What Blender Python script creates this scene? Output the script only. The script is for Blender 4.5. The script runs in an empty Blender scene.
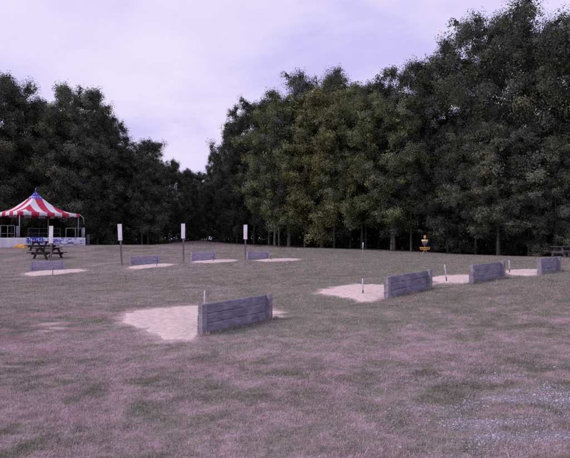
import bpy, bmesh, math, random
import numpy as np
from mathutils import Vector, Matrix

random.seed(7)
RNG = np.random.default_rng(11)
sc = bpy.context.scene
COL = sc.collection
R = math.radians

# ------------------------------------------------------------------ camera model
F = 480.0 / 570.0          # focal length / picture width
CX, HY, EYE = 285.0, 239.0, 1.6   # picture centre column, horizon row, eye height (m)

# ------------------------------------------------------------------ numpy noise
_PERM = np.random.default_rng(3).random((256, 256))

def vnoise(x, y):
    xi = np.floor(x).astype(int); yi = np.floor(y).astype(int)
    fx = x - xi; fy = y - yi
    fx = fx * fx * (3 - 2 * fx); fy = fy * fy * (3 - 2 * fy)
    a = _PERM[xi & 255, yi & 255]; b = _PERM[(xi + 1) & 255, yi & 255]
    c = _PERM[xi & 255, (yi + 1) & 255]; d = _PERM[(xi + 1) & 255, (yi + 1) & 255]
    return (a * (1 - fx) + b * fx) * (1 - fy) + (c * (1 - fx) + d * fx) * fy

def fbm(x, y, octv=4, gain=0.5):
    s = np.zeros_like(x, dtype=float); amp = 1.0; tot = 0.0
    for k in range(octv):
        s += amp * vnoise(x * 2 ** k + 17.3 * k, y * 2 ** k - 9.1 * k); tot += amp; amp *= gain
    return s / tot

def sstep(a, b, x):
    t = np.clip((x - a) / (b - a), 0, 1)
    return t * t * (3 - 2 * t)

# ------------------------------------------------------------------ terrain
def lat(px, d): return (px - CX) / 480.0 * d
def zof(py, d): return EYE - (py - HY) * d / 480.0

_cp = [(-1.37, 8.0, 0.0), (-.24, 9.44, 0.0), (2.45, 11.4, .19), (3.85, 12.6, .25), (5.05, 12.9, .40), (6.45, 14.1, .47),
       (8.0, 15.0, .475), (9.4, 16.2, .50),
       (lat(48, 28), 28, -.18), (lat(145, 30), 30, .04), (lat(204, 32), 32, .17), (lat(258, 34), 34, .18),
       (0, 3.5, 0), (-3, 3.5, 0), (3, 3.5, .04), (0, 0, 0), (-12, 0, -.1), (12, 0, .2), (-8, 12, -.05), (-20, 14, -.2), (18, 10, .5), (0, -12, 0),
       (lat(380, 24), 24, .42), (lat(480, 26), 26, .48), (lat(545, 28), 28, .42), (lat(700, 28), 28, .5),
       (lat(340, 45), 45, .58), (lat(430, 44), 44, .35), (lat(540, 42), 42, .10), (lat(660, 42), 42, .1),
       (lat(40, 33), 33, .20), (lat(40, 46), 46, .92), (lat(90, 44), 44, .98), (lat(-40, 46), 46, .95), (lat(-60, 33), 33, .3),
       (lat(140, 55), 55, .92), (lat(210, 60), 60, 1.12), (lat(260, 52), 52, .75), (lat(205, 80), 80, 1.30),
       (-60, 100, 1.3), (60, 100, .6), (0, 130, 1.3), (-90, 50, 1.0), (80, 40, .4)]
_cp = np.array(_cp, float)
def _kern(r): 
    q = r / 9.0
    return (1 + q) * np.exp(-q)
_MEAN = .45
_D = np.hypot(_cp[:, None, 0] - _cp[None, :, 0], _cp[:, None, 1] - _cp[None, :, 1])
_W = np.linalg.solve(_kern(_D) + 2e-3 * np.eye(len(_cp)), _cp[:, 2] - _MEAN)

def gz(x, y):
    x = np.asarray(x, float); y = np.asarray(y, float)
    z = np.full(x.shape, _MEAN)
    for (cx, cy, _), w in zip(_cp, _W):
        z += w * _kern(np.hypot(x - cx, y - cy))
    z += .09 * (fbm(x / 3.1, y / 3.1, 3) - .5) + .03 * (fbm(x / .45, y / .45, 2) - .5)
    z += .35 * np.exp(-(((x - lat(269, 50)) / 1.6) ** 2 + ((y - 50) / 1.2) ** 2))    # low earth mound at the wood's edge
    return z

def g1(x, y): return float(gz(np.array([x]), np.array([y]))[0])

def on_ground(px, py):
    """where the line of sight through a photo pixel meets the terrain"""
    dx, dz = (px - CX) / 480.0, -(py - HY) / 480.0
    ds = np.geomspace(2.5, 120, 1500)
    h = EYE + dz * ds - gz(dx * ds, ds)
    k = np.argmax(h < 0) if (h < 0).any() else len(ds) - 1
    d = ds[k]
    return dx * d, d

# masks -------------------------------------------------------------
WOOD_LINE = np.array([(-140, 45), (lat(-40, 52), 52), (lat(90, 51), 51), (lat(165, 56), 56), (lat(183, 72), 72), (lat(200, 88), 88),
                      (lat(212, 70), 70), (lat(228, 57), 57), (lat(300, 50), 50), (lat(420, 43), 43), (lat(570, 36), 36), (140, 30)])
def wood(x, y):
    yl = np.interp(x, WOOD_LINE[:, 0], WOOD_LINE[:, 1])
    md = np.exp(-(((x - lat(269, 50)) / 2.0) ** 2 + ((y - 50) / 1.8) ** 2))
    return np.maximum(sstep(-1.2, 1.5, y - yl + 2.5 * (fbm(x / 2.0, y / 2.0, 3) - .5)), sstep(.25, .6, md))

_gr = [on_ground(px, py) for px, py in ((540, 434), (480, 437), (555, 400), (505, 398), (450, 408), (560, 418), (500, 420), (470, 425))]
_grs = [(.45, .17), (.25, .09), (.40, .14), (.45, .15), (.22, .09), (.28, .09), (.42, .12), (.3, .08)]
def gravel(x, y):
    m = np.zeros_like(x)
    for (gx, gy), (sx, sy) in zip(_gr, _grs):
        m = np.maximum(m, np.exp(-(((x - gx) / sx) ** 2 + ((y - gy) / sy) ** 2)))
    return sstep(.30, .75, m * .8 + .85 * (fbm(x / .22, y / .13, 3) - .42))

_ba = [(on_ground(52, 324), .35, .35), (on_ground(62, 329), .2, .2), (on_ground(410, 349), .5, .10), (on_ground(440, 356), .25, .08), (on_ground(40, 314), .5, .15),
       ((lat(205, 62), 62), 4.5, 5.0), ((lat(232, 57), 57), 3.0, 2.0), ((lat(196, 76), 76), 3.0, 9.0)]
def bare(x, y):
    m = np.zeros_like(x)
    for (gx, gy), sx, sy in _ba:
        m = np.maximum(m, np.exp(-(((x - gx) / sx) ** 2 + ((y - gy) / sy) ** 2)))
    return sstep(.3, .8, m * .9 + .9 * (fbm(x / .35 * np.where(y > 30, .2, 1), y / .3 * np.where(y > 30, .2, 1), 3) - .45))

def outline(pts, n=180):
    P = np.array(pts); m = len(P); out = []
    for k in range(n):
        t = k / n * m; i = int(t); u = t - i
        p0, p1, p2, p3 = P[(i - 1) % m], P[i % m], P[(i + 1) % m], P[(i + 2) % m]
        out.append(.5 * ((2 * p1) + (p2 - p0) * u + (2 * p0 - 5 * p1 + 4 * p2 - p3) * u * u + (3 * p1 - p0 - 3 * p2 + p3) * u ** 3))
    return np.array(out)

near_px = [
    [(117, 320), (123, 313), (150, 308), (185, 305.5), (215, 304.5), (245, 304), (270, 308), (287, 313.5), (289, 317), (276, 318), (262, 315.5), (233, 324.5), (205, 334.5), (181, 343), (154, 339), (133, 329)],
    [(312, 292), (326, 287.5), (345, 285), (375, 284.5), (400, 284.5), (425, 284), (429, 285.5), (408, 289.5), (388, 297), (370, 302), (356, 301), (337, 296.5)],
    [(431, 279.5), (437, 276.3), (455, 275.2), (480, 275.2), (498, 275), (488, 277.2), (472, 282.3), (457, 284), (438, 283)],
    [(504, 271.5), (513, 269.8), (535, 269.3), (554, 269.3), (549, 271.3), (538, 274.4), (520, 275.6), (507, 274.3)]]
far_px = [
    [(22, 274), (40, 271), (65, 269.6), (82, 269.2), (87, 270.5), (70, 273), (48, 275.2), (29, 276)],
    [(127, 267.6), (140, 265.4), (160, 263.8), (173, 263.8), (174, 265.2), (152, 267.6), (134, 269)],
    [(191, 262), (204, 260.2), (222, 259.6), (237, 259.9), (236, 261.2), (220, 262.4), (200, 263)],
    [(255, 260.4), (268, 259), (288, 258.5), (300, 259), (298, 260.4), (280, 261.3), (264, 261.5)]]

PITS = []   # (centre, angles, radii) of each pit's outline
for _p in near_px + far_px:
    _w = outline([on_ground(*q) for q in _p]); _c = _w.mean(0)
    _s = np.sqrt(((_w - _c) ** 2).sum(1)).mean()
    _k = 1 + (.72 * (fbm(_w[:, 0] * 2.6, _w[:, 1] * 2.6, 5, .7) - .5)) * min(1, .9 / _s)
    _w = _c + (_w - _c) * _k[:, None]
    _a = np.arctan2(_w[:, 1] - _c[1], _w[:, 0] - _c[0]); _o = np.argsort(_a)
    PITS.append((_c, _a[_o], np.hypot(*(_w - _c).T)[_o]))
def pit_r(x, y):
    """1 on a pit's outline, smaller inside; in metres outside added as 1 + distance"""
    m = np.full(np.shape(x), 9.0)
    for c, a, r in PITS:
        dx, dy = x - c[0], y - c[1]; d = np.hypot(dx, dy)
        s = np.where(d < r.max() + 2.5)
        Rr = np.interp(np.arctan2(dy[s], dx[s]), a, r, period=2 * np.pi)
        q = np.where(d[s] < Rr, d[s] / Rr, 1 + d[s] - Rr)
        m[s] = np.minimum(m[s], q)
    return m

STRAW = np.array((.510, .378, .410)); GREEN = np.array((.262, .252, .205)); EARTH = np.array((.50, .27, .32))
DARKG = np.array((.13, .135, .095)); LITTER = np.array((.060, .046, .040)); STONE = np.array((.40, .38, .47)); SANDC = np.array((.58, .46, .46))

SPOTS = [(on_ground(51, 323.5), .30, .22), (on_ground(58, 328), .26, .14), (on_ground(46, 331), .14, .08), (on_ground(438, 349), .16, .05), (on_ground(12, 366), .22, .06)]

def ground_col(x, y):
    n1 = fbm(x / 1.7 + 5, y / 1.3, 5, .62); n2 = fbm(x / .33, y / .27, 3, .6); n3 = fbm(x / 6.5 - 3, y / 4.5 + 8, 3)
    far = sstep(5, 12, y)
    n4 = fbm(x / .11 + 3, y / .09, 2)
    g = sstep(.33, .66, n1 * .20 + n2 * .35 + n4 * .30 + n3 * .15 + .150 * far * (.75 + .25 * np.tanh(x / 3)) - .004)
    c = STRAW[None] * (1 - g[:, None]) + GREEN[None] * g[:, None]
    c = c * (.84 + .32 * n3)[:, None]
    dk = sstep(.55, .74, n2 * .6 + n1 * .4)[:, None] * .5
    c = c * (1 - dk) + DARKG[None] * dk
    pk = (sstep(.54, .72, fbm(x / 1.1 + 31, y / .6 + 7, 4, .6)) * (.07 + .62 * np.exp(-(((x + 5) / 2.5) ** 2 + ((y - 8.5) / 2.5) ** 2))))[:, None]
    c = c * (1 - pk) + EARTH[None] * .85 * pk
    b = bare(x, y)[:, None]; c = c * (1 - b * .7) + EARTH[None] * .95 * b * .7
    sp = np.zeros_like(x)
    for (gx, gy), sx, sy in SPOTS: sp = np.maximum(sp, np.exp(-(((x - gx) / sx) ** 2 + ((y - gy) / sy) ** 2)))
    sp = sstep(.45, .75, sp + .5 * (fbm(x / .12, y / .12, 3) - .5))[:, None]; c = c * (1 - sp) + SANDC[None] * sp
    q = pit_r(x, y) + .5 * (fbm(x / .25, y / .25, 3) - .5)
    h = (1 - sstep(.96, 1.12, q))[:, None]; c = c * (1 - h) + SANDC[None] * .9 * h
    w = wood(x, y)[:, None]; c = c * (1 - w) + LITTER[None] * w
    return c

# ------------------------------------------------------------------ helpers
def tag(o, label=None, cat=None, group=None, kind=None):
    if label: o['label'] = label
    if cat: o['category'] = cat
    if group: o['group'] = group
    if kind: o['kind'] = kind
    return o

def link(name, me, mat=None, parent=None):
    o = bpy.data.objects.new(name, me); COL.objects.link(o)
    if mat:
        for m in (mat if isinstance(mat, (list, tuple)) else [mat]): me.materials.append(m)
    if parent: o.parent = parent
    return o

def empty(name, loc, rz=0):
    o = bpy.data.objects.new(name, None); COL.objects.link(o)
    o.location = loc; o.rotation_euler = (0, 0, rz); o.empty_display_size = .2
    return o

def np_mesh(name, v, f, smooth=False, col=None, mats=None):
    me = bpy.data.meshes.new(name)
    v = np.asarray(v, np.float32); f = np.asarray(f, np.int32); k = f.shape[1]
    me.vertices.add(len(v)); me.vertices.foreach_set('co', v.ravel())
    me.loops.add(f.size); me.loops.foreach_set('vertex_index', f.ravel())
    me.polygons.add(len(f)); me.polygons.foreach_set('loop_start', np.arange(len(f), dtype=np.int32) * k)
    if mats is not None: me.polygons.foreach_set('material_index', np.asarray(mats, np.int32))
    if smooth: me.polygons.foreach_set('use_smooth', np.ones(len(f), bool))
    if col is not None:
        a = me.color_attributes.new('Col', 'FLOAT_COLOR', 'POINT')
        c4 = np.ones((len(v), 4), np.float32); c4[:, :3] = col
        a.data.foreach_set('color', c4.ravel())
    me.update(calc_edges=True); me.validate()
    return me

class MB:
    """gathers boxes, tubes and lathes into one mesh"""
    def __init__(s): s.bm = bmesh.new()
    def box(s, c, size, rot=None, bev=0.0, jit=0.0):
        r = bmesh.ops.create_cube(s.bm, size=1)['verts']
        M = Matrix.Translation(c) @ (rot.to_4x4() if rot else Matrix.Identity(4)) @ Matrix.Diagonal((*size, 1))
        for v in r: v.co = M @ v.co
        if bev:
            es = list({e for v in r for e in v.link_edges})
            bmesh.ops.bevel(s.bm, geom=es, offset=bev, segments=2, affect='EDGES', profile=.5)
        return s
    def tube(s, pts, rad, n=8, cap=True):
        pts = [Vector(p) for p in pts]
        rad = rad if isinstance(rad, (list, tuple)) else [rad] * len(pts)
        rings = []; up = None
        for i, p in enumerate(pts):
            t = (pts[min(i + 1, len(pts) - 1)] - pts[max(i - 1, 0)]).normalized()
            if up is None:
                up = t.orthogonal().normalized()
            else:
                up = (up - t * up.dot(t)); up = up.normalized() if up.length > 1e-6 else t.orthogonal().normalized()
            b = t.cross(up)
            rings.append([s.bm.verts.new(p + (up * math.cos(a) + b * math.sin(a)) * rad[i]) for a in [2 * math.pi * k / n for k in range(n)]])
        for a, b in zip(rings, rings[1:]):
            for k in range(n): s.bm.faces.new((a[k], a[(k + 1) % n], b[(k + 1) % n], b[k])).smooth = True
        if cap:
            s.bm.faces.new(rings[0][::-1]); s.bm.faces.new(rings[-1])
        return s
    def ring(s, c, R0, rad, n=28, m=6):
        vs = []
        for i in range(n):
            a = 2 * math.pi * i / n; d = Vector((math.cos(a), math.sin(a), 0))
            vs.append([s.bm.verts.new(Vector(c) + d * (R0 + rad * math.cos(b)) + Vector((0, 0, rad * math.sin(b)))) for b in [2 * math.pi * k / m for k in range(m)]])
        for i in range(n):
            A, B = vs[i], vs[(i + 1) % n]
            for k in range(m): s.bm.faces.new((A[k], B[k], B[(k + 1) % m], A[(k + 1) % m])).smooth = True
        return s
    def build(s, name, mat=None, parent=None):
        bmesh.ops.recalc_face_normals(s.bm, faces=s.bm.faces)
        me = bpy.data.meshes.new(name); s.bm.to_mesh(me); s.bm.free()
        return link(name, me, mat, parent)

def copy_tree(o, parent=None):
    c = o.copy(); COL.objects.link(c); c.parent = parent
    for ch in list(o.children): copy_tree(ch, c)
    return c

# ------------------------------------------------------------------ materials
def new_mat(name, rough=.9, spec=.2):
    m = bpy.data.materials.new(name); m.use_nodes = True
    nt = m.node_tree; b = nt.nodes['Principled BSDF']
    b.inputs['Roughness'].default_value = rough; b.inputs['Specular IOR Level'].default_value = spec
    return m, nt, b

def noise_mat(name, c1, c2, scale=6, rough=.85, stretch=(1, 1, 1), bump=.0, detail=6, lo=.35, hi=.65, c3=None, spec=.2, metal=0, objrand=.0):
    m, nt, b = new_mat(name, rough, spec); b.inputs['Metallic'].default_value = metal
    tc = nt.nodes.new('ShaderNodeTexCoord'); mp = nt.nodes.new('ShaderNodeMapping'); mp.inputs['Scale'].default_value = stretch
    n = nt.nodes.new('ShaderNodeTexNoise'); n.inputs['Scale'].default_value = scale; n.inputs['Detail'].default_value = detail
    if objrand:
        oi = nt.nodes.new('ShaderNodeObjectInfo'); va = nt.nodes.new('ShaderNodeVectorMath'); va.operation = 'SCALE'
        cb = nt.nodes.new('ShaderNodeCombineXYZ')
        for k in range(3): nt.links.new(oi.outputs['Random'], cb.inputs[k])
        va.inputs['Scale'].default_value = objrand; nt.links.new(cb.outputs[0], va.inputs[0])
        ad = nt.nodes.new('ShaderNodeVectorMath'); nt.links.new(tc.outputs['Object'], ad.inputs[0]); nt.links.new(va.outputs[0], ad.inputs[1])
        nt.links.new(ad.outputs[0], mp.inputs['Vector'])
    else:
        nt.links.new(tc.outputs['Object'], mp.inputs['Vector'])
    nt.links.new(mp.outputs[0], n.inputs['Vector'])
    cr = nt.nodes.new('ShaderNodeValToRGB'); e = cr.color_ramp.elements
    e[0].position = lo; e[0].color = (*c1, 1); e[1].position = hi; e[1].color = (*c2, 1)
    if c3: x = e.new((lo + hi) / 2); x.color = (*c3, 1)
    nt.links.new(n.outputs['Fac'], cr.inputs[0]); nt.links.new(cr.outputs[0], b.inputs['Base Color'])
    if bump:
        bp = nt.nodes.new('ShaderNodeBump'); bp.inputs['Strength'].default_value = bump; bp.inputs['Distance'].default_value = .02
        nt.links.new(n.outputs['Fac'], bp.inputs['Height']); nt.links.new(bp.outputs[0], b.inputs['Normal'])
    return m

def ground_mat():
    m, nt, b = new_mat('ground_turf', 1.0, .0)
    a = nt.nodes.new('ShaderNodeVertexColor'); a.layer_name = 'Col'
    tc = nt.nodes.new('ShaderNodeTexCoord')
    n = nt.nodes.new('ShaderNodeTexNoise'); n.inputs['Scale'].default_value = 22; n.inputs['Detail'].default_value = 8; n.inputs['Roughness'].default_value = .7
    mp = nt.nodes.new('ShaderNodeMapping'); mp.inputs['Scale'].default_value = (1, 1, 1)
    nt.links.new(tc.outputs['Object'], mp.inputs[0]); nt.links.new(mp.outputs[0], n.inputs['Vector'])
    mr = nt.nodes.new('ShaderNodeMapRange'); mr.inputs['From Min'].default_value = .3; mr.inputs['From Max'].default_value = .7
    mr.inputs['To Min'].default_value = .62; mr.inputs['To Max'].default_value = 1.3
    nt.links.new(n.outputs['Fac'], mr.inputs[0])
    mx = nt.nodes.new('ShaderNodeVectorMath'); mx.operation = 'SCALE'
    nt.links.new(a.outputs['Color'], mx.inputs[0]); nt.links.new(mr.outputs[0], mx.inputs['Scale'])
    nt.links.new(mx.outputs[0], b.inputs['Base Color'])
    bp = nt.nodes.new('ShaderNodeBump'); bp.inputs['Strength'].default_value = .6; bp.inputs['Distance'].default_value = .03
    nt.links.new(n.outputs['Fac'], bp.inputs['Height']); nt.links.new(bp.outputs[0], b.inputs['Normal'])
    return m

def attr_mat(name, rough=.9, trans=0.0, spec=.1, objvar=0.0):
    m, nt, b = new_mat(name, rough, spec)
    a = nt.nodes.new('ShaderNodeVertexColor'); a.layer_name = 'Col'
    src = a.outputs['Color']
    if objvar:
        oi = nt.nodes.new('ShaderNodeObjectInfo')
        mx = nt.nodes.new('ShaderNodeVectorMath'); mx.operation = 'MULTIPLY'
        nt.links.new(src, mx.inputs[0]); nt.links.new(oi.outputs['Color'], mx.inputs[1]); src = mx.outputs[0]
    nt.links.new(src, b.inputs['Base Color'])
    if trans:
        t = nt.nodes.new('ShaderNodeBsdfTranslucent'); nt.links.new(src, t.inputs['Color'])
        ms = nt.nodes.new('ShaderNodeMixShader'); ms.inputs[0].default_value = trans
        out = nt.nodes['Material Output']
        nt.links.new(b.outputs[0], ms.inputs[1]); nt.links.new(t.outputs[0], ms.inputs[2]); nt.links.new(ms.outputs[0], out.inputs[0])
    return m

def plank_mat(name, base, dark, pale):
    """weathered timber: grain along local X, knots, pale and dark streaks"""
    m, nt, b = new_mat(name, .85, .15)
    tc = nt.nodes.new('ShaderNodeTexCoord'); oi = nt.nodes.new('ShaderNodeObjectInfo')
    cb = nt.nodes.new('ShaderNodeCombineXYZ'); sc_ = nt.nodes.new('ShaderNodeMath'); sc_.operation = 'MULTIPLY'; sc_.inputs[1].default_value = 37
    nt.links.new(oi.outputs['Random'], sc_.inputs[0])
    for k in range(3): nt.links.new(sc_.outputs[0], cb.inputs[k])
    ad = nt.nodes.new('ShaderNodeVectorMath'); nt.links.new(tc.outputs['Object'], ad.inputs[0]); nt.links.new(cb.outputs[0], ad.inputs[1])
    def nz(scale, st, det):
        mp = nt.nodes.new('ShaderNodeMapping'); mp.inputs['Scale'].default_value = st
        n = nt.nodes.new('ShaderNodeTexNoise'); n.inputs['Scale'].default_value = scale; n.inputs['Detail'].default_value = det; n.inputs['Roughness'].default_value = .65
        nt.links.new(ad.outputs[0], mp.inputs[0]); nt.links.new(mp.outputs[0], n.inputs['Vector']); return n
    grain = nz(9, (.9, 12, 20), 8); blot = nz(4.5, (1, 1, 2.0), 6)
    cr = nt.nodes.new('ShaderNodeValToRGB'); e = cr.color_ramp.elements
    e[0].position = .34; e[0].color = (*dark, 1); e[1].position = .66; e[1].color = (*pale, 1); x = e.new(.5); x.color = (*base, 1)
    av = nt.nodes.new('ShaderNodeMix'); av.inputs[0].default_value = .40
    nt.links.new(grain.outputs['Fac'], av.inputs[2]); nt.links.new(blot.outputs['Fac'], av.inputs[3])
    nt.links.new(av.outputs[0], cr.inputs[0]); nt.links.new(cr.outputs[0], b.inputs['Base Color'])
    bp = nt.nodes.new('ShaderNodeBump'); bp.inputs['Strength'].default_value = .5; bp.inputs['Distance'].default_value = .01
    nt.links.new(grain.outputs['Fac'], bp.inputs['Height']); nt.links.new(bp.outputs[0], b.inputs['Normal'])
    return m

M = {}
M['ground'] = ground_mat()
M['grass'] = attr_mat('grass_blades', .8, .15, .1)
M['leaf'] = attr_mat('leaves', .9, .22, .0, objvar=1.0)
M['bark'] = noise_mat('bark', (.032, .029, .028), (.09, .08, .078), 7, .95, (1, 1, .25), .5)
M['bark_pale'] = noise_mat('pale_bark', (.055, .05, .052), (.15, .14, .142), 6, .95, (1, 1, .3), .4)
M['board'] = plank_mat('weathered_planks', (.225, .208, .290), (.055, .048, .068), (.41, .38, .46))
M['post'] = plank_mat('weathered_posts', (.265, .235, .285), (.085, .07, .085), (.46, .41, .46))
M['board_pale'] = plank_mat('pale_planks', (.34, .315, .42), (.13, .12, .16), (.52, .48, .58))
M['signpost'] = noise_mat('sign_post_wood', (.14, .10, .12), (.26, .20, .24), 8, .9, (1, 1, .15), .3)
M['sign'] = noise_mat('sign_white', (.54, .52, .60), (.78, .76, .84), 4, .5, lo=.28, hi=.5, spec=.3)
M['sand'] = noise_mat('pit_sand', (.52, .40, .375), (.69, .56, .535), 11, 1.0, bump=.2, detail=15, lo=.30, hi=.64, c3=(.62, .49, .465), spec=.0)
M['stake'] = noise_mat('stake_paint', (.42, .36, .42), (.72, .68, .76), 14, .6, lo=.3, hi=.55)
M['rust'] = noise_mat('stake_rust', (.10, .05, .045), (.22, .13, .13), 20, .85)
M['stone'] = noise_mat('gravel_stone', (.30, .27, .37), (.62, .58, .74), 3, .9, lo=.3, hi=.7)
M['steel'] = noise_mat('galvanised_steel', (.24, .24, .30), (.38, .38, .45), 5, .6, spec=.2)
M['red'] = noise_mat('canvas_red', (.50, .035, .095), (.60, .055, .125), 2, .7)
M['white'] = noise_mat('canvas_white', (.74, .72, .76), (.82, .80, .84), 2, .7)
M['dark_wood'] = noise_mat('dark_table_wood', (.012, .010, .012), (.034, .028, .032), 5, .8, (1, 5, 5))
M['grey_wood'] = noise_mat('grey_table_wood', (.06, .056, .064), (.12, .11, .122), 5, .85, (1, 5, 5))
M['skirt'] = noise_mat('stage_skirt_white', (.60, .58, .66), (.76, .74, .82), 1.2, .7, (1, 1, .3))
M['deck'] = noise_mat('stage_deck', (.10, .10, .12), (.16, .16, .18), 3, .8)
M['yellow'] = noise_mat('yellow_tarp', (.62, .29, .08), (.74, .42, .14), 3, .6)
M['orange'] = noise_mat('orange_paint', (.80, .34, .06), (.88, .46, .12), 5, .5)
M['band'] = noise_mat('band_yellow', (.86, .66, .22), (.90, .74, .34), 5, .5)
M['chain'] = noise_mat('chain_steel', (.20, .16, .20), (.36, .30, .36), 30, .45, metal=.6)

def starred(name, blue, scale, thr):
    m, nt, b = new_mat(name, .7, .2)
    tc = nt.nodes.new('ShaderNodeTexCoord'); v = nt.nodes.new('ShaderNodeTexVoronoi'); v.inputs['Scale'].default_value = scale; v.inputs['Randomness'].default_value = .35
    nt.links.new(tc.outputs['Object'], v.inputs['Vector'])
    lt = nt.nodes.new('ShaderNodeMath'); lt.operation = 'LESS_THAN'; lt.inputs[1].default_value = thr
    nt.links.new(v.outputs['Distance'], lt.inputs[0])
    mx = nt.nodes.new('ShaderNodeMix'); mx.data_type = 'RGBA'; mx.inputs[6].default_value = (*blue, 1); mx.inputs[7].default_value = (.78, .76, .84, 1)
    nt.links.new(lt.outputs[0], mx.inputs[0]); nt.links.new(mx.outputs[2], b.inputs['Base Color'])
    return m
M['starred'] = starred('canvas_blue_stars', (.085, .09, .50), 4.6, .36)
M['bunting'] = starred('bunting_blue_stars', (.07, .08, .44), 5.5, .36)
M['bunt_pale'] = noise_mat('bunting_white_blue', (.16, .16, .50), (.70, .68, .80), 3.2, .7, (1, 1, 1.6), lo=.42, hi=.55)

# ------------------------------------------------------------------ ground
def axis(core_lo, core_hi, step, lo, hi, grow=1.09):
    a = list(np.arange(core_lo, core_hi + 1e-6, step)); s = step; x = a[-1]; up = []
    while x < hi: s *= grow; x += s; up.append(x)
    s = step; x = a[0]; dn = []
    while x > lo: s *= grow; x -= s; dn.append(x)
    return np.array(dn[::-1] + a + up)
gxs = axis(-6, 7, .07, -420, 420); gys = axis(2.2, 13, .07, -260, 520, 1.035)
X, Y = np.meshgrid(gxs, gys)
x, y = X.ravel(), Y.ravel()
nx, ny = len(gxs), len(gys)
z = gz(x, y)
idx = np.arange(nx * ny).reshape(ny, nx)
f = np.stack([idx[:-1, :-1].ravel(), idx[:-1, 1:].ravel(), idx[1:, 1:].ravel(), idx[1:, :-1].ravel()], 1)
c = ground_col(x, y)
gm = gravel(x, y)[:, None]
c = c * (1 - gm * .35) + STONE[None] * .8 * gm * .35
c *= (.80 + .20 * (1 - sstep(.9, 1.3, pit_r(x, y))))[:, None]     # darker soil between the blades, with their self-shadow put into the colour
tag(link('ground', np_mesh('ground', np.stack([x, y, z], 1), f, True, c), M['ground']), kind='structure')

# ------------------------------------------------------------------ sand pits
def sand_pit(k, label, group, ridge=.03):
    ctr, a, r_ = PITS[k]; n = len(a)
    dirs = np.stack([np.cos(a), np.sin(a)], 1)
    nr = 34; rr = np.linspace(0, 1.08, nr)
    v = (ctr[None, None] + (dirs * r_[:, None])[None] * rr[:, None, None]).reshape(-1, 2)
    r = np.repeat(rr, n)
    h = ridge * (1 - r ** 5) + .065 * (fbm(v[:, 0] / .38, v[:, 1] / .40, 5, .6) - .5) + .012 * (fbm(v[:, 0] / .09, v[:, 1] / .09, 2) - .5) - .05 * sstep(.84, 1.08, r)
    zz = gz(v[:, 0], v[:, 1]) + h
    fs = []
    for i in range(nr - 1):
        for k2 in range(n):
            fs.append((i * n + k2, (i + 1) * n + k2, (i + 1) * n + (k2 + 1) % n, i * n + (k2 + 1) % n))
    vv = np.stack([v[:, 0], v[:, 1], zz], 1)
    o = np.array([ctr[0], ctr[1], g1(*ctr)])
    ob = link('sand_pit', np_mesh('sand_pit', vv - o, np.array(fs), True), M['sand']); ob.location = o
    return tag(ob, label, 'sand pit', group)
near_lab = ['large pale sand pit with flattened middle beside the nearest timber backboard',
            'pale sand pit with a dug ridge beside the second nearest timber backboard',
            'sand pit holding the leaning white stake, left of the third timber backboard',
            'small looking sand pit at far right by the rightmost timber backboard']
for k, l in enumerate(near_lab): sand_pit(k, l, 'sand pits of the near ends')
far_lab = ['pale sand strip in front of the far backboard below the dark picnic tables',
           'pale sand strip in front of the far backboard right of the tilted white sign',
           'pale sand strip with a dark stake between the two upright white signs',
           'thin pale sand strip of the far pit right of the rightmost white sign']
for k, l in enumerate(far_lab): sand_pit(k + 4, l, 'sand pits of the far ends', .04)

# ------------------------------------------------------------------ grass (countless blades)
def sample_zone(d0, d1, dens):
    hw = 285 / 480 * 1.22
    area = hw * (d1 ** 2 - d0 ** 2)
    n = int(area * dens)
    d = np.sqrt(RNG.random(n) * (d1 ** 2 - d0 ** 2) + d0 ** 2)
    return (RNG.random(n) * 2 - 1) * (hw * d + .4), d

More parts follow.
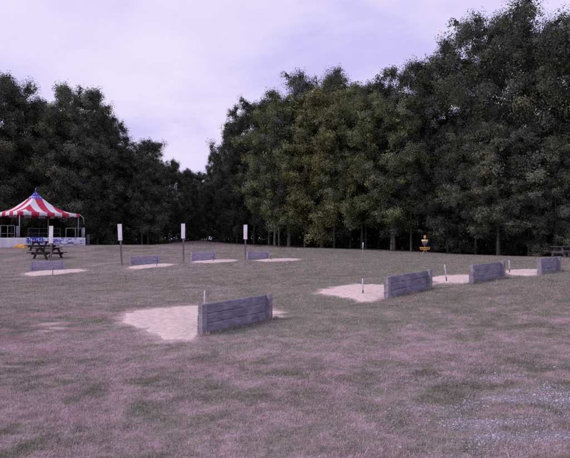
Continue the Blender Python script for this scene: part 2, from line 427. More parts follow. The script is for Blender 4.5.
def grass(d0, d1, dens, hgt, wid, blades, spread, bend, pts=None):
    tx, ty = sample_zone(d0, d1, dens) if pts is None else pts
    dn = fbm(tx / .5 + 40, ty / .5, 3)
    keep = RNG.random(len(tx)) < np.clip(.45 + 1.5 * (dn - .25), .5, 1)
    q = pit_r(tx, ty) + .25 * (fbm(tx / .2, ty / .2, 3) - .5)
    if pts is None: keep &= RNG.random(len(tx)) < sstep(.90, 1.05, q)
    keep &= RNG.random(len(tx)) > np.maximum(gravel(tx, ty) * .88, bare(tx, ty) * .8)
    for (gx, gy), sx, sy in SPOTS: keep &= RNG.random(len(tx)) > 1.1 * np.exp(-(((tx - gx) / sx) ** 2 + ((ty - gy) / sy) ** 2))
    keep &= wood(tx, ty) < .5
    tx, ty = tx[keep], ty[keep]
    hs = .7 + .9 * fbm(tx / .9, ty / .9, 2)
    X = np.repeat(tx, blades) + RNG.normal(0, spread, len(tx) * blades)
    Y = np.repeat(ty, blades) + RNG.normal(0, spread, len(tx) * blades)
    n = len(X)
    h = hgt * np.repeat(hs, blades) * RNG.uniform(.45, 1.25, n)
    a = RNG.random(n) * 2 * np.pi
    tilt = np.abs(RNG.normal(.55, .40, n)); dead = RNG.random(n) < .33
    tilt = np.where(dead, RNG.uniform(1.0, 1.5, n), np.clip(tilt, 0, 1.35))
    dx, dy = np.cos(a), np.sin(a)
    w = wid * RNG.uniform(.6, 1.3, n)
    Z = gz(X, Y) - .004
    col = ground_col(X, Y)
    lum = col.mean(1, keepdims=True)
    col = col * (RNG.uniform(.68, 1.34, n) * np.repeat(RNG.uniform(.62, 1.38, len(tx)), blades))[:, None]
    col[dead] = col[dead] * .6 + np.array((.74, .56, .62)) * .45
    L = h * np.where(dead, 1.05, 1)
    sx, sy = -dy * w / 2, dx * w / 2
    tipx, tipy, tipz = X + dx * np.sin(tilt) * L, Y + dy * np.sin(tilt) * L, Z + np.cos(tilt) * L + .006
    if bend:
        mx_, my_, mz_ = X + dx * np.sin(tilt * .85) * L * .52, Y + dy * np.sin(tilt * .85) * L * .52, Z + np.cos(tilt * .85) * L * .52
        v = np.stack([np.stack([X - sx, Y - sy, Z], 1), np.stack([X + sx, Y + sy, Z], 1), np.stack([mx_ + sx * .8, my_ + sy * .8, mz_], 1),
                      np.stack([mx_ - sx * .8, my_ - sy * .8, mz_], 1), np.stack([tipx, tipy, tipz], 1)], 1).reshape(-1, 3)
        b = np.arange(n)[:, None] * 5
        f = np.concatenate([b + np.array([[0, 1, 2]]), b + np.array([[0, 2, 3]]), b + np.array([[3, 2, 4]])])
        return v, f, np.repeat(col, 5, 0)
    v = np.stack([np.stack([X - sx, Y - sy, Z], 1), np.stack([X + sx, Y + sy, Z], 1), np.stack([tipx, tipy, tipz], 1)], 1).reshape(-1, 3)
    f = np.arange(n)[:, None] * 3 + np.array([[0, 1, 2]])
    return v, f, np.repeat(col, 3, 0)
vs, fs, cs = [], [], []; off = 0
for args in ((2.6, 6.5, 1150, .028, .0036, 14, .026, True), (6.5, 12, 520, .034, .0050, 10, .04, False), (12, 22, 150, .040, .0085, 8, .06, False), (22, 44, 36, .046, .017, 8, .10, False), (44, 70, 8, .07, .03, 6, .14, False)):
    v, f, c = grass(*args); vs.append(v); fs.append(f + off); cs.append(c); off += len(v)
for bx, by, bp in ((-1.37, 8.0, R(52)), (2.45, 11.4, R(40)), (5.05, 12.9, R(40)), (8.0, 15.0, R(43))):
    u = RNG.uniform(-.1, 1.95, 170); o = -np.abs(RNG.normal(.01, .05, 170))
    v, f, c = grass(0, 0, 0, .085, .0055, 8, .02, True, (bx + u * math.cos(bp) - o * math.sin(bp) * 1.0, by + u * math.sin(bp) + o * math.cos(bp)))
    vs.append(v); fs.append(f + off); cs.append(c); off += len(v)
tag(link('grass', np_mesh('grass', np.concatenate(vs), np.concatenate(fs), False, np.concatenate(cs)), M['grass']),
    'short dry mown grass with pinkish straw and dull green patches', 'grass', kind='stuff')

GB = on_ground(505, 405)
# gravel: countless small stones at lower right
def stones():
    t = (1 + 5 ** .5) / 2
    iv = np.array([(-1, t, 0), (1, t, 0), (-1, -t, 0), (1, -t, 0), (0, -1, t), (0, 1, t), (0, -1, -t), (0, 1, -t), (t, 0, -1), (t, 0, 1), (-t, 0, -1), (-t, 0, 1)]) / 1.9
    fi = np.array([(0, 11, 5), (0, 5, 1), (0, 1, 7), (0, 7, 10), (0, 10, 11), (1, 5, 9), (5, 11, 4), (11, 10, 2), (10, 7, 6), (7, 1, 8), (3, 9, 4), (3, 4, 2), (3, 2, 6), (3, 6, 8), (3, 8, 9), (4, 9, 5), (2, 4, 11), (6, 2, 10), (8, 6, 7), (9, 8, 1)])
    n0 = 210000
    x = RNG.uniform(.2, 4.2, n0); y = RNG.uniform(3.0, 7.5, n0)
    k = RNG.random(n0) < gravel(x, y) * .20 + .002 + .95 * np.exp(-(((x - GB[0] - .3) / 1.1) ** 2 + ((y - GB[1]) / 1.0) ** 2)) * sstep(.36, .66, fbm(x / .3, y / .2, 3))
    x, y = x[k], y[k]; n = len(x)
    s = .003 + .007 * RNG.random(n) ** 2.5
    s[RNG.random(n) < .02] *= 1.8
    a = RNG.random(n) * 6.28; ca, sa = np.cos(a), np.sin(a)
    P = iv[None] * (1 + RNG.normal(0, .16, (n, 12, 1))) * np.stack([s, s * RNG.uniform(.6, 1, n), s * RNG.uniform(.45, .8, n)], 1)[:, None]
    V = np.stack([P[..., 0] * ca[:, None] - P[..., 1] * sa[:, None] + x[:, None], P[..., 0] * sa[:, None] + P[..., 1] * ca[:, None] + y[:, None],
                  P[..., 2] + (gz(x, y) + s * .3)[:, None]], -1).reshape(-1, 3)
    f = (np.arange(n)[:, None, None] * 12 + fi[None]).reshape(-1, 3)
    c = np.repeat(np.array((.37, .35, .41))[None] * RNG.uniform(.5, 1.6, n)[:, None], 12, 0)
    return np_mesh('gravel', V, f, False, np.clip(c, 0, .72))
M['pebble'] = attr_mat('pebbles', .95, 0, .1)
tag(link('gravel', stones(), M['pebble']), 'pale grey gravel scattered over worn turf at lower right', 'gravel', kind='stuff')

# fallen leaves: a sprinkle of small dry leaves over the turf
def fallen():
    n = 420; d = np.sqrt(RNG.random(n)) * 18 + 3; x = (RNG.random(n) * 2 - 1) * d * .7; y = d
    k = pit_r(x, y) > 1.1; x, y = x[k], y[k]; n = len(x); a = RNG.random(n) * 6.28; L = RNG.uniform(.012, .030, n)
    z = gz(x, y) + .022; ca, sa = np.cos(a) * L, np.sin(a) * L; t = RNG.normal(0, .35, n) * L
    V = np.stack([np.stack([x - ca, y - sa, z - t], 1), np.stack([x + sa * .5, y - ca * .5, z + L * .25], 1), np.stack([x + ca, y + sa, z + t], 1), np.stack([x - sa * .5, y + ca * .5, z + L * .2], 1)], 1).reshape(-1, 3)
    c = np.where((RNG.random(n) < .5)[:, None], np.array((.40, .27, .17)), np.array((.20, .12, .08))) * RNG.uniform(.7, 1.4, n)[:, None]
    return np_mesh('fallen_leaves', V, np.arange(n * 4).reshape(n, 4), False, np.repeat(c, 4, 0))
tag(link('fallen_leaves', fallen(), M['grass']), 'small dry leaves fallen here and there on the turf', 'leaves', kind='stuff')

# ------------------------------------------------------------------ horseshoe backboards
def backboard(x0, y0, phi, L=1.83, H=.5, seed=0, label='', group='', bm_='board', pm_='post'):
    """x0,y0 the left post's foot; phi the board's direction; the planks are behind (pit side), posts in front"""
    rr = random.Random(seed)
    z0 = g1(x0, y0); x1, y1 = x0 + L * math.cos(phi), y0 + L * math.sin(phi); z1 = g1(x1, y1)
    t = empty('horseshoe_backboard', (x0, y0, z0), phi)
    tag(t, label, 'backboard', group)
    slope = (z1 - z0) / L
    rot = Matrix.Rotation(-math.atan(slope), 3, 'Y')
    m = MB(); ph = H / 3
    for k in range(3):
        off = Vector((L / 2, .115 + rr.uniform(-.004, .004), slope * L / 2 + ph * (k + .5) - .01))
        m.box(off, (L + rr.uniform(-.02, .02) - .01, .05, ph - .001), rot @ Matrix.Rotation(rr.uniform(-.008, .008), 3, 'Y') @ Matrix.Rotation(rr.uniform(-.05, .05), 3, 'X'), bev=.015)
    m.build('plank_panel', M[bm_], t)
    for xx, zz in ((.05, 0), (L - .05, slope * L)):
        q = MB(); q.box((xx, .045, zz + H / 2 - .14 + rr.uniform(.0, .012)), (.10, .094, H + .28), Matrix.Rotation(rr.uniform(-.012, .012), 3, 'Y'), bev=.006)
        q.build('post', M[pm_], t)
    return t
NG = 'timber backboards of the near pits'; FG = 'timber backboards of the far pits'
backboard(-1.37, 8.0, R(52), seed=1, label='nearest weathered timber backboard, largest in view', group=NG)
backboard(2.45, 11.4, R(40), seed=2, label='second nearest weathered timber backboard, right of the sand pit with the dug ridge', group=NG)
backboard(5.05, 12.9, R(40), seed=3, label='weathered timber backboard just right of the leaning white stake', group=NG)
backboard(8.0, 15.0, R(43), seed=4, label='rightmost weathered timber backboard near the picture edge', group=NG)
def far_board(px, d, phi, H, seed, label):
    L = 1.83; xc = lat(px, d)
    backboard(xc - L / 2 * math.cos(phi), d - L / 2 * math.sin(phi), phi, L, H, seed, label, FG, 'board_pale', 'board_pale')
far_board(48, 28, R(28), .52, 5, 'leftmost far backboard, standing in front of the dark picnic tables')
far_board(145.3, 30, R(30), .50, 6, 'far timber backboard right of the tilted white sign')
far_board(204, 32, R(38), .60, 7, 'far timber backboard between the two upright white signs')
far_board(258.5, 34, R(38), .55, 8, 'rightmost far backboard, touching the rightmost white sign post in view')

# ------------------------------------------------------------------ stakes
def stake(x, y, h, lean, label, dark=False, mat=None):
    z = g1(x, y) + .01
    t = empty('horseshoe_stake', (x, y, z)); tag(t, label, 'stake', 'horseshoe stakes')
    tip = Vector((lean[0], lean[1], h)); a = tip * .25
    m = MB(); m.tube([(-tip.x * .2, -tip.y * .2, -.1), a], [.017, .017], 10); m.build('rusty_base', M['rust'], t)
    m = MB(); m.tube([a, tip * .97, tip], [.0155, .0155, .011], 10); m.build('rod', mat or M['stake'], t)
x, y = on_ground(203.5, 311); stake(x, y + .15, .42, (.0, .02), 'pale steel stake poking up behind the nearest backboard')
x, y = on_ground(362.8, 294.5); stake(x, y, .40, (-.01, 0), 'white steel stake upright in the sand pit with the dug ridge')
x, y = on_ground(446.3, 281.5); stake(x, y, .48, (-.06, -.02), 'white steel stake leaning left in the sand beside the third backboard')
x, y = on_ground(509.3, 272.5); stake(x, y, .40, (-.02, 0), 'white steel stake in the sand left of the rightmost backboard')
x, y = on_ground(53, 275.3); stake(x, y, .40, (.02, 0), 'thin dark stake in the sand below the picnic tables', mat=M['rust'])
x, y = on_ground(213.3, 262); stake(x, y, .36, (0, 0), 'short dark stake in the sand between the two upright white signs', mat=M['rust'])
x, y = on_ground(271, 260.6); stake(x, y, .36, (0, 0), 'short dark stake right of the rightmost far backboard', mat=M['rust'])
x, y = on_ground(157, 266.8); stake(x, y, .30, (.01, 0), 'small rusty stake in the sand right of the tilted white sign', mat=M['rust'])

# thin marker rod in the field
x, y = on_ground(362.2, 263)
t = empty('marker_rod', (x, y, g1(x, y))); tag(t, 'thin tall marker rod with a white tip in the open grass', 'marker')
hh = (263 - 242.5) * y / 480
m = MB(); m.tube([(0, 0, -.1), (.03, 0, hh * .72)], .009, 8); m.build('rod', M['steel'], t)
m = MB(); m.tube([(.03, 0, hh * .72), (.045, 0, hh)], .022, 8); m.build('white_tip', M['white'], t)

# ------------------------------------------------------------------ white signs on posts
def sign(px, d, top, leanx, bottom, label, w=.25):
    x = lat(px, d); z = g1(x, d)
    H = EYE - (top - HY) * d / 480 - z; sh = (bottom - top) * d / 480
    t = empty('sign_post', (x, d, z)); t.rotation_euler = (0, leanx, R(-4)); tag(t, label, 'sign', 'tall narrow white signs on wooden posts')
    m = MB(); m.box((0, 0, (H - .06) / 2 - .15), (.09, .09, H + .24), bev=.008); m.build('post', M['signpost'], t)
    m = MB(); m.box((0, -.058, H - sh / 2), (w, .018, sh), bev=.004); p = m.build('sign_panel', M['sign'], t)
    for zz in (H - .08, H - sh + .08):
        m = MB(); m.tube([(0, -.066, zz), (0, -.073, zz)], .012, 8); m.build('bolt', M['rust'], p)
sign(51, 28.9, 226, R(1), 243.2, 'narrow white sign in front of the dark picnic tables, leftmost of the row')
sign(122, 29.2, 224, R(-3), 240.3, 'narrow white sign tilted to the left on its brown post')
sign(183.7, 31.2, 223.7, R(-.6), 238.4, 'upright narrow white sign, left of the far backboard with the dark stake')
sign(245.4, 33, 224.8, R(.3), 239.2, 'narrow upright white sign touching the rightmost far backboard')

# ------------------------------------------------------------------ picnic tables
def picnic_table(x, y, rz, mat, label, L=1.85):
    t = empty('picnic_table', (x, y, g1(x, y)), rz); tag(t, label, 'picnic table', 'picnic tables')
    m = MB()
    for k in range(5): m.box((0, (k - 2) * .148, .735), (L, .14, .055), bev=.004)
    m.build('tabletop', mat, t)
    for s in (-1, 1):
        m = MB()
        for k in (0, 1): m.box((0, s * (.68 + k * .148), .43), (L, .14, .055), bev=.004)
        m.build('bench', mat, t)
    for sx in (-1, 1):
        m = MB(); X0 = sx * (L / 2 - .32)
        m.box((X0, 0, .355), (.05, 1.66, .13), bev=.004); m.box((X0, 0, .68), (.04, .72, .09), bev=.004)
        for s in (-1, 1):
            a, b = Vector((X0 + .057, s * .26, .69)), Vector((X0 + .057, s * .68, -.05))
            d = (b - a); m.box((a + b) / 2, (.06, .14, d.length), Vector((0, 0, 1)).rotation_difference(d).to_matrix(), bev=.004)
        m.build('leg_frame', mat, t)
    return t
picnic_table(lat(47.5, 33.5), 33.5, R(64), M['dark_wood'], 'dark brown picnic table nearest the leftmost far backboard')
picnic_table(lat(42, 38.5), 38.5, R(66), M['dark_wood'], 'dark picnic table standing close to the starred blue cloth on the stage')
picnic_table(lat(566, 33), 33, R(8), M['grey_wood'], 'grey picnic table in deep shade at the right wood edge', 1.9)

# ------------------------------------------------------------------ stage with striped tent
SY, SROT, SD = 44.0, R(25), 6.4
SXR = lat(85.3, SY); SZ = g1(SXR, SY) + .02
DH = zof(237.9, SY) - SZ
st = empty('event_stage', (SXR, SY, SZ), SROT); tag(st, 'low event stage with white cloth skirt and pipe railings beneath the striped tent', 'stage')
def along(px):
    """distance along the stage front, from its right end, at which a picture column meets it"""
    t = (px - CX) / 480.0; c_, s_ = math.cos(SROT), math.sin(SROT)
    return (t * SY - SXR) / (c_ - t * s_)
SL = along(-45)
def box_at(name, a, b, mat, parent, bev=.01):
    a, b = Vector(a), Vector(b); m = MB(); m.box((a + b) / 2, b - a, bev=bev); return m.build(name, mat, parent)
box_at('deck', (SL, 0, DH - .10), (0, SD, DH), M['deck'], st)
def cloth(x0, x1, ztop, drop, yy, mat, name, parent, folds=9.0, amp=.025, scal=0, side=None):
    n = max(8, int((x1 - x0) / .05)); k = 7; v = []; fs = []
    for i in range(n + 1):
        u = x0 + (x1 - x0) * i / n
        wx = SXR + u * math.cos(SROT); wy = SY + u * math.sin(SROT)
        zb = (g1(wx, wy) - SZ - .03) if drop is None else ztop - drop
        if scal: zb += scal * (.5 - .5 * abs(math.sin((u - x0) * math.pi / 1.05)))
        for j in range(k):
            w = j / (k - 1)
            o = -amp * w * (math.sin(u * folds) + .5 * math.sin(u * folds * 2.3 + 1)) - .012 * w
            v.append((side - o, u, ztop + (zb - ztop) * w) if side is not None else (u, yy + o, ztop + (zb - ztop) * w))
    for i in range(n):
        for j in range(k - 1): a = i * k + j; fs.append((a, a + 1, a + k + 1, a + k))
    o = link(name, np_mesh(name, v, np.array(fs), True), mat, parent)
    so = o.modifiers.new('thick', 'SOLIDIFY'); so.thickness = .006
    return o
xa, xb = along(26.5), along(44)
cloth(SL, 0, DH + .012, None, -.03, M['skirt'], 'skirt', st)
cloth(0, SD, DH + .012, DH + .6, 0, M['skirt'], 'skirt', st, side=.03)
cloth(xa, xb, DH + .05, .55, -.11, M['bunting'], 'starred_cloth', st, 14, .03, .10)
cloth(xb + .02, -.22, DH + .03, .60, -.11, M['bunt_pale'], 'bunting', st, 14, .03, .16)
def railing(x0, x1, y, h, nposts, r=.024, mids=(.5,)):
    m = MB(); zt = DH
    for k in range(nposts):
        xx = x0 + (x1 - x0) * k / (nposts - 1); m.tube([(xx, y, zt - .02), (xx, y, zt + h)], r, 8)
    m.tube([(x0, y, zt + h), (x1, y, zt + h)], r, 8)
    for q in mids: m.tube([(x0, y, zt + h * q), (x1, y, zt + h * q)], r * .8, 8)
    return m.build('railing', M['steel'], st)
railing(SL + .1, along(14.5), .12, 1.06, 9, r=.02, mids=(.36,))
railing(along(16.6), along(19), .10, 1.0, 3, r=.03)
railing(along(24), along(60), SD - .6, .95, 4, r=.015)
railing(along(66), along(84.6), .12, .88, 3, r=.02, mids=())
railing_side = MB()
for yy in np.linspace(.4, SD - .1, 5): railing_side.tube([(-.08, yy, DH - .02), (-.08, yy, DH + .95)], .024, 8)
railing_side.tube([(-.08, .4, DH + .95), (-.08, SD - .1, DH + .95)], .024, 8); railing_side.build('railing', M['steel'], st)
box_at('back_panel', (SL, SD - .05, -.4), (0, SD, DH - .1), M['deck'], st)

# tent
TD = 46.8; TX = lat(35, TD); TZ = SZ + DH
tent = empty('striped_tent', (TX, TD, TZ), R(27 + 27.5))
tag(tent, 'red and white striped peaked tent with a blue starred top', 'tent')
HALF = 2.88; EV = EYE - (213.5 - HY) * TD / 480 - TZ; PK = EYE - (191.5 - HY) * TD / 480 - TZ
N = 96; g = np.linspace(-HALF, HALF, N + 1); GX, GY = np.meshgrid(g, g)
rr = np.maximum(np.abs(GX), np.abs(GY)) / HALF
hyp = np.hypot(GX, GY) / (HALF * np.sqrt(2))
sag = .06 * np.sin(np.pi * np.clip(rr, 0, 1))
ZZ = EV + (PK - EV) * (1 - rr) ** 1.85 * (1 - .10 * (np.minimum(np.abs(GX), np.abs(GY)) / HALF)) - sag * .6
ii = np.arange((N + 1) ** 2).reshape(N + 1, N + 1)
fa = np.stack([ii[:-1, :-1].ravel(), ii[:-1, 1:].ravel(), ii[1:, 1:].ravel(), ii[1:, :-1].ravel()], 1)
cxm = (GX[:-1, :-1] + GX[1:, 1:]).ravel() / 2; cym = (GY[:-1, :-1] + GY[1:, 1:]).ravel() / 2
s_ = np.where(np.abs(cxm) > np.abs(cym), cym, cxm)
stripe = (np.floor((s_ / (2 * HALF) + .5) * 8 + .5).astype(int) % 2)      # 0 red, 1 white
top = np.maximum(np.abs(cxm), np.abs(cym)) / HALF < .185
mi = np.where(top, 2, stripe)
cv = link('canopy', np_mesh('canopy', np.stack([GX.ravel(), GY.ravel(), ZZ.ravel()], 1), fa, True, mats=mi), [M['red'], M['white'], M['starred']], tent)
sm = cv.modifiers.new('thick', 'SOLIDIFY'); sm.thickness = .01
v, fs, mi = [], [], []; nS = 64
for side in range(4):
    a = side * math.pi / 2
    for k in range(nS):
        for kk in (k, k + 1):
            s = -HALF + 2 * HALF * kk / nS
            for q, (zz, o) in enumerate(((EV + .004, .004), (EV - .15, .03), (EV - .30 - .05 * abs(math.sin(kk / nS * 8 * math.pi)), .05))):
                px_, py_ = s * (1 + o / HALF), -(HALF + o)
                v.append((px_ * math.cos(a) - py_ * math.sin(a), px_ * math.sin(a) + py_ * math.cos(a), zz))
        b = len(v) - 6
        fs += [(b, b + 1, b + 4, b + 3), (b + 1, b + 2, b + 5, b + 4)]
        sm_ = int(math.floor((k + .5) / nS * 8 + .5)) % 2; mi += [sm_, sm_]
vl = link('valance', np_mesh('valance', v, np.array(fs), False, mats=mi), [M['red'], M['white']], tent)
vl.modifiers.new('thick', 'SOLIDIFY').thickness = .008
m = MB(); m.tube([(0, 0, PK - .10), (0, 0, PK + .06), (0, 0, PK + .34)], [.10, .05, .012], 10); m.build('finial', M['starred'], tent)
for ax in (-1, 1):
    for ay in (-1, 1):
        m = MB(); m.tube([(ax * (HALF - .06), ay * (HALF - .06), 0), (ax * (HALF - .06), ay * (HALF - .06), EV - .02)], .04, 10); m.build('leg', M['steel'], tent)
m = MB(); hz_ = EV - .05
for ax, ay in ((-1, -1), (1, -1), (1, 1), (-1, 1)):
    bx, by = -ay, ax
    m.tube([(ax * (HALF - .06), ay * (HALF - .06), hz_), (bx * (HALF - .06), by * (HALF - .06), hz_)], .03, 8)
m.build('eave_frame', M['steel'], tent)
m = MB(); m.tube([(HALF + .02, -HALF + .0, EV - .05), (HALF + .28, -HALF - .2, EV - .35), (HALF + .36, -HALF - .26, EV - 1.0)], .02, 6); m.build('strap', M['white'], tent)

# yellow tarp heap by the stage
def lump(name, c, size, mat, seed, n=28):
    v, fs = [], []; rn = np.random.default_rng(seed)
    for i in range(n + 1):
        th = math.pi / 2 * i / n
        for k in range(2 * n):
            ph = math.pi * k / n; r = 1 + .16 * math.sin(ph * 3 + seed) + .08 * math.sin(ph * 7 + 5 * th) + .05 * math.sin(ph * 13 + 9 * th)
            e = .55
            cs_ = lambda q: math.copysign(abs(math.cos(q)) ** e, math.cos(q)); sn_ = lambda q: math.copysign(abs(math.sin(q)) ** e, math.sin(q))
            v.append((size[0] * cs_(ph) * math.sin(th) ** .6 * r, size[1] * sn_(ph) * math.sin(th) ** .6 * r, size[2] * math.cos(th) ** .6 * (1 + .1 * math.sin(ph * 4)) - .03))
    for i in range(n):
        for k in range(2 * n):
            a = i * 2 * n; b = a + 2 * n; fs.append((a + k, b + k, b + (k + 1) % (2 * n), a + (k + 1) % (2 * n)))
    o = link(name, np_mesh(name, v, np.array(fs), True), mat); o.location = c; return o
x = lat(21.5, 41.3)
tag(lump('tarp', (x, 41.3, g1(x, 41.3)), (.46, .32, .34), M['yellow'], 4), 'crumpled orange yellow tarp heaped against the white stage skirt', 'tarp')
x = lat(88.5, 46); z = g1(x, 46)
m = MB(); m.box((0, 0, .45), (.20, .20, 1.15), bev=.02); o = m.build('wooden_post', M['grey_wood']); o.location = (x, 46, z)
tag(o, 'short grey wooden post just right of the stage end', 'post')

# ------------------------------------------------------------------ disc golf basket
x, y = on_ground(424.7, 254.5); y = min(y, 34); x = lat(424.7, y); z = g1(x, y); Hs = (254.5 - 233.5) * y / 480 / 1.45
t = empty('disc_golf_basket', (x, y, z)); t.scale = (Hs, Hs, Hs)
tag(t, 'small disc golf basket with orange tray and yellow band before the dark trees', 'disc golf basket')
m = MB(); m.tube([(0, 0, .42), (0, 0, 1.30)], .022, 8); m.build('pole', M['steel'], t)
for a in (R(205), R(330), R(85)):
    m = MB(); m.tube([(0, 0, .55), (.36 * math.cos(a), .36 * math.sin(a), -.02)], .018, 8); m.build('leg', M['steel'], t)
m = MB()
for zz, rr_ in ((.64, .335), (.52, .31)): m.ring((0, 0, zz), rr_, .013)
m.ring((0, 0, .64), .335, .016)
for k in range(24):
    a = 2 * math.pi * k / 24; m.tube([(.05 * math.cos(a), .05 * math.sin(a), .50), (.31 * math.cos(a), .31 * math.sin(a), .52), (.335 * math.cos(a), .335 * math.sin(a), .64)], .006, 5)
m.build('tray', M['orange'], t)
m = MB()
for k in range(14):
    a = 2 * math.pi * k / 14; ca, sa = math.cos(a), math.sin(a)
    m.tube([(.19 * ca, .19 * sa, 1.10), (.15 * ca, .15 * sa, .92), (.06 * ca, .06 * sa, .74)], .009, 5)
    m.tube([(.12 * ca, .12 * sa, 1.10), (.09 * ca, .09 * sa, .95), (.04 * ca, .04 * sa, .78)], .008, 5)
m.build('chain_curtain', M['chain'], t)
m = MB(); n = 32; v = []
bm = m.bm
vr = [[bm.verts.new((rr_ * math.cos(2 * math.pi * k / n), rr_ * math.sin(2 * math.pi * k / n), zz)) for k in range(n)] for rr_, zz in ((.21, 1.08), (.21, 1.18), (.205, 1.18), (.205, 1.08))]
for A, B in zip(vr, vr[1:] + vr[:1]):
    for k in range(n): bm.faces.new((A[k], A[(k + 1) % n], B[(k + 1) % n], B[k]))
m.build('band', M['band'], t)
m = MB(); m.box((0, -.03, 1.38), (.16, .012, .18), bev=.004); m.build('top_plate', M['orange'], t)

# ------------------------------------------------------------------ trees
def np_tubes(list_of, n=7):
    V, Fc = [], []; off = 0
    for pts, rad in list_of:
        m = MB(); m.tube(pts, rad, n, cap=True)
        m.bm.verts.ensure_lookup_table()
        vv = [tuple(v.co) for v in m.bm.verts]; V += vv
        for fce in m.bm.faces:
            if len(fce.verts) == 4: Fc.append([off + v.index if v.index >= 0 else 0 for v in fce.verts])
        m.bm.free(); off += len(vv)
    return V, Fc

def ring_tube(V, Fc, pts, rad, n=7):
    pts = [np.array(p, float) for p in pts]; up = None; base = len(V)
    for i, p in enumerate(pts):
        t = pts[min(i + 1, len(pts) - 1)] - pts[max(i - 1, 0)]; t /= np.linalg.norm(t) + 1e-9
        if up is None: up = np.cross(t, (0.3, .9, .1)); 
        up = up - t * up.dot(t); up /= np.linalg.norm(up) + 1e-9; b = np.cross(t, up)
        for k in range(n):
            a = 2 * math.pi * k / n; V.append(p + (up * math.cos(a) + b * math.sin(a)) * rad[i])
    for i in range(len(pts) - 1):
        for k in range(n):
            Fc.append((base + i * n + k, base + i * n + (k + 1) % n, base + (i + 1) * n + (k + 1) % n, base + (i + 1) * n + k))

def make_tree(seed, H, Rc, cb, prof, leaf=.20, nlimb=26, leaves=30000, lean=.0, trunk_r=.20, hue=(.125, .138, .102), droop=0., gap=.0):
    """returns trunk mesh and crown mesh of a broadleaf tree of height H; cb crown base fraction; prof(u) crown radius profile"""
    rn = np.random.default_rng(seed); V, Fc = [], []
    nz = 9; ph0 = rn.random() * 6.28
    axis_p = []
    for i in range(nz):
        h = H * .93 * i / (nz - 1)
        w = .25 * math.sin(h * .35 + ph0) * (h / H) + lean * h
        axis_p.append(np.array([w, .22 * math.cos(h * .31 + ph0) * (h / H), h]))
    rad = [trunk_r * (1.18 if i == 0 else 1.0) * (1 - .93 * (i / (nz - 1)) ** .9) + .012 for i in range(nz)]
    axis_p[0] = axis_p[0] - np.array([0, 0, .4])
    ring_tube(V, Fc, axis_p, rad, 9)
    def on_axis(h):
        t = np.clip(h / (H * .93), 0, 1) * (nz - 1); i = min(int(t), nz - 2); return axis_p[i] + (axis_p[i + 1] - axis_p[i]) * (t - i)
    clumps = []
    for k in range(nlimb):
        u = (k + rn.random() * .8) / nlimb
        h = H * (cb * .9 + (1 - cb) * (u ** .95) * .93)
        az = k * 2.39996 + rn.normal(0, .35)
        uu = np.clip((h / H - cb) / (1 - cb), .02, .98)
        Lm = Rc * prof(uu) * rn.uniform(.80, 1.10)
        rise = (.30 + .62 * uu) * Lm * rn.uniform(.5, 1.1) - droop * Lm * (1 - uu)
        s = on_axis(h - .1 * H * .3); d = np.array([math.cos(az), math.sin(az), 0])
        pts = [s]; 
        for q in (.3, .6, .85, 1.0):
            pts.append(s + d * Lm * q + np.array([0, 0, rise * q ** (1.3 if droop == 0 else .8)]) + rn.normal(0, .12 * q * (1 + Lm * .05), 3))
        r0 = max(.02, trunk_r * .42 * (1 - .75 * uu))
        ring_tube(V, Fc, pts, [r0, r0 * .75, r0 * .5, r0 * .3, .01], 6)
        clumps.append((pts[-1], 1.0)); clumps.append((pts[-2] + rn.normal(0, .3, 3), .95)); clumps.append((pts[2] + rn.normal(0, .4, 3) + (0, 0, .4), .8))
        for q in range(5):
            i = 1 + rn.integers(0, 3); b0 = pts[i] + (pts[i + 1] - pts[i]) * rn.random()
            a2 = az + rn.choice([-1, 1]) * rn.uniform(.4, 1.5); l2 = Lm * rn.uniform(.25, .6)
            e = b0 + np.array([math.cos(a2) * l2, math.sin(a2) * l2, l2 * rn.uniform(-.1, .65) - droop * .3])
            ring_tube(V, Fc, [b0, (b0 + e) / 2 + rn.normal(0, .08, 3), e], [r0 * .4, r0 * .25, .008], 5)
            clumps.append((e, .9)); 
            if rn.random() < .45: clumps.append(((b0 + e) / 2 + rn.normal(0, .3, 3), .7))
    for k in range(46):
        u = rn.random(); h = H * (cb + .04 + (1 - cb) * u * .85); a = rn.random() * 6.28; r = Rc * prof(min(.97, max(.03, u))) * rn.uniform(.12, .5)
        clumps.append((on_axis(h) + np.array([math.cos(a) * r, math.sin(a) * r, rn.normal(0, .3)]), .75))
    clumps.append((on_axis(H * .93), .8)); clumps.append((on_axis(H * .93) + np.array([.2, .1, H * .03]), .55)); clumps.append((on_axis(H * .88), .9))
    P = np.array([c[0] for c in clumps]); S = np.array([c[1] for c in clumps]) * rn.uniform(.65, 1.35, len(clumps)) * (Rc / 4.2) ** .5 * 1.10
    if gap: 
        k = rn.random(len(P)) > gap; P, S = P[k], S[k]
    n = leaves; w = S ** 2; ci = rn.choice(len(P), n, p=w / w.sum())
    dirs = rn.normal(0, 1, (n, 3)); dirs /= np.linalg.norm(dirs, axis=1, keepdims=True)
    rr = rn.random(n) ** .62
    # each clump breaks into twigs: leaves gather round a few rays
    tw = rn.normal(0, 1, (len(P), 8, 3)); tw /= np.linalg.norm(tw, axis=2, keepdims=True); tw *= rn.uniform(.6, 1.2, (len(P), 8, 1))
    pick = tw[ci, rn.integers(0, 8, n)]
    dirs = dirs * .36 + pick * .80
    C = P[ci] + dirs * (rr * S[ci])[:, None] * np.array([1.12, 1.12, .98])
    C[:, 2] = np.maximum(C[:, 2], .25)
    nrm = rn.normal(0, 1, (n, 3)) * .34 + np.array([0, 0, .42]) + dirs * 1.25; nrm /= np.linalg.norm(nrm, axis=1, keepdims=True)
    tdir = np.cross(nrm, rn.normal(0, 1, (n, 3))); tdir /= np.linalg.norm(tdir, axis=1, keepdims=True)
    bdir = np.cross(nrm, tdir)
    L = leaf * rn.uniform(.6, 1.35, n)[:, None]; Wd = L * .62
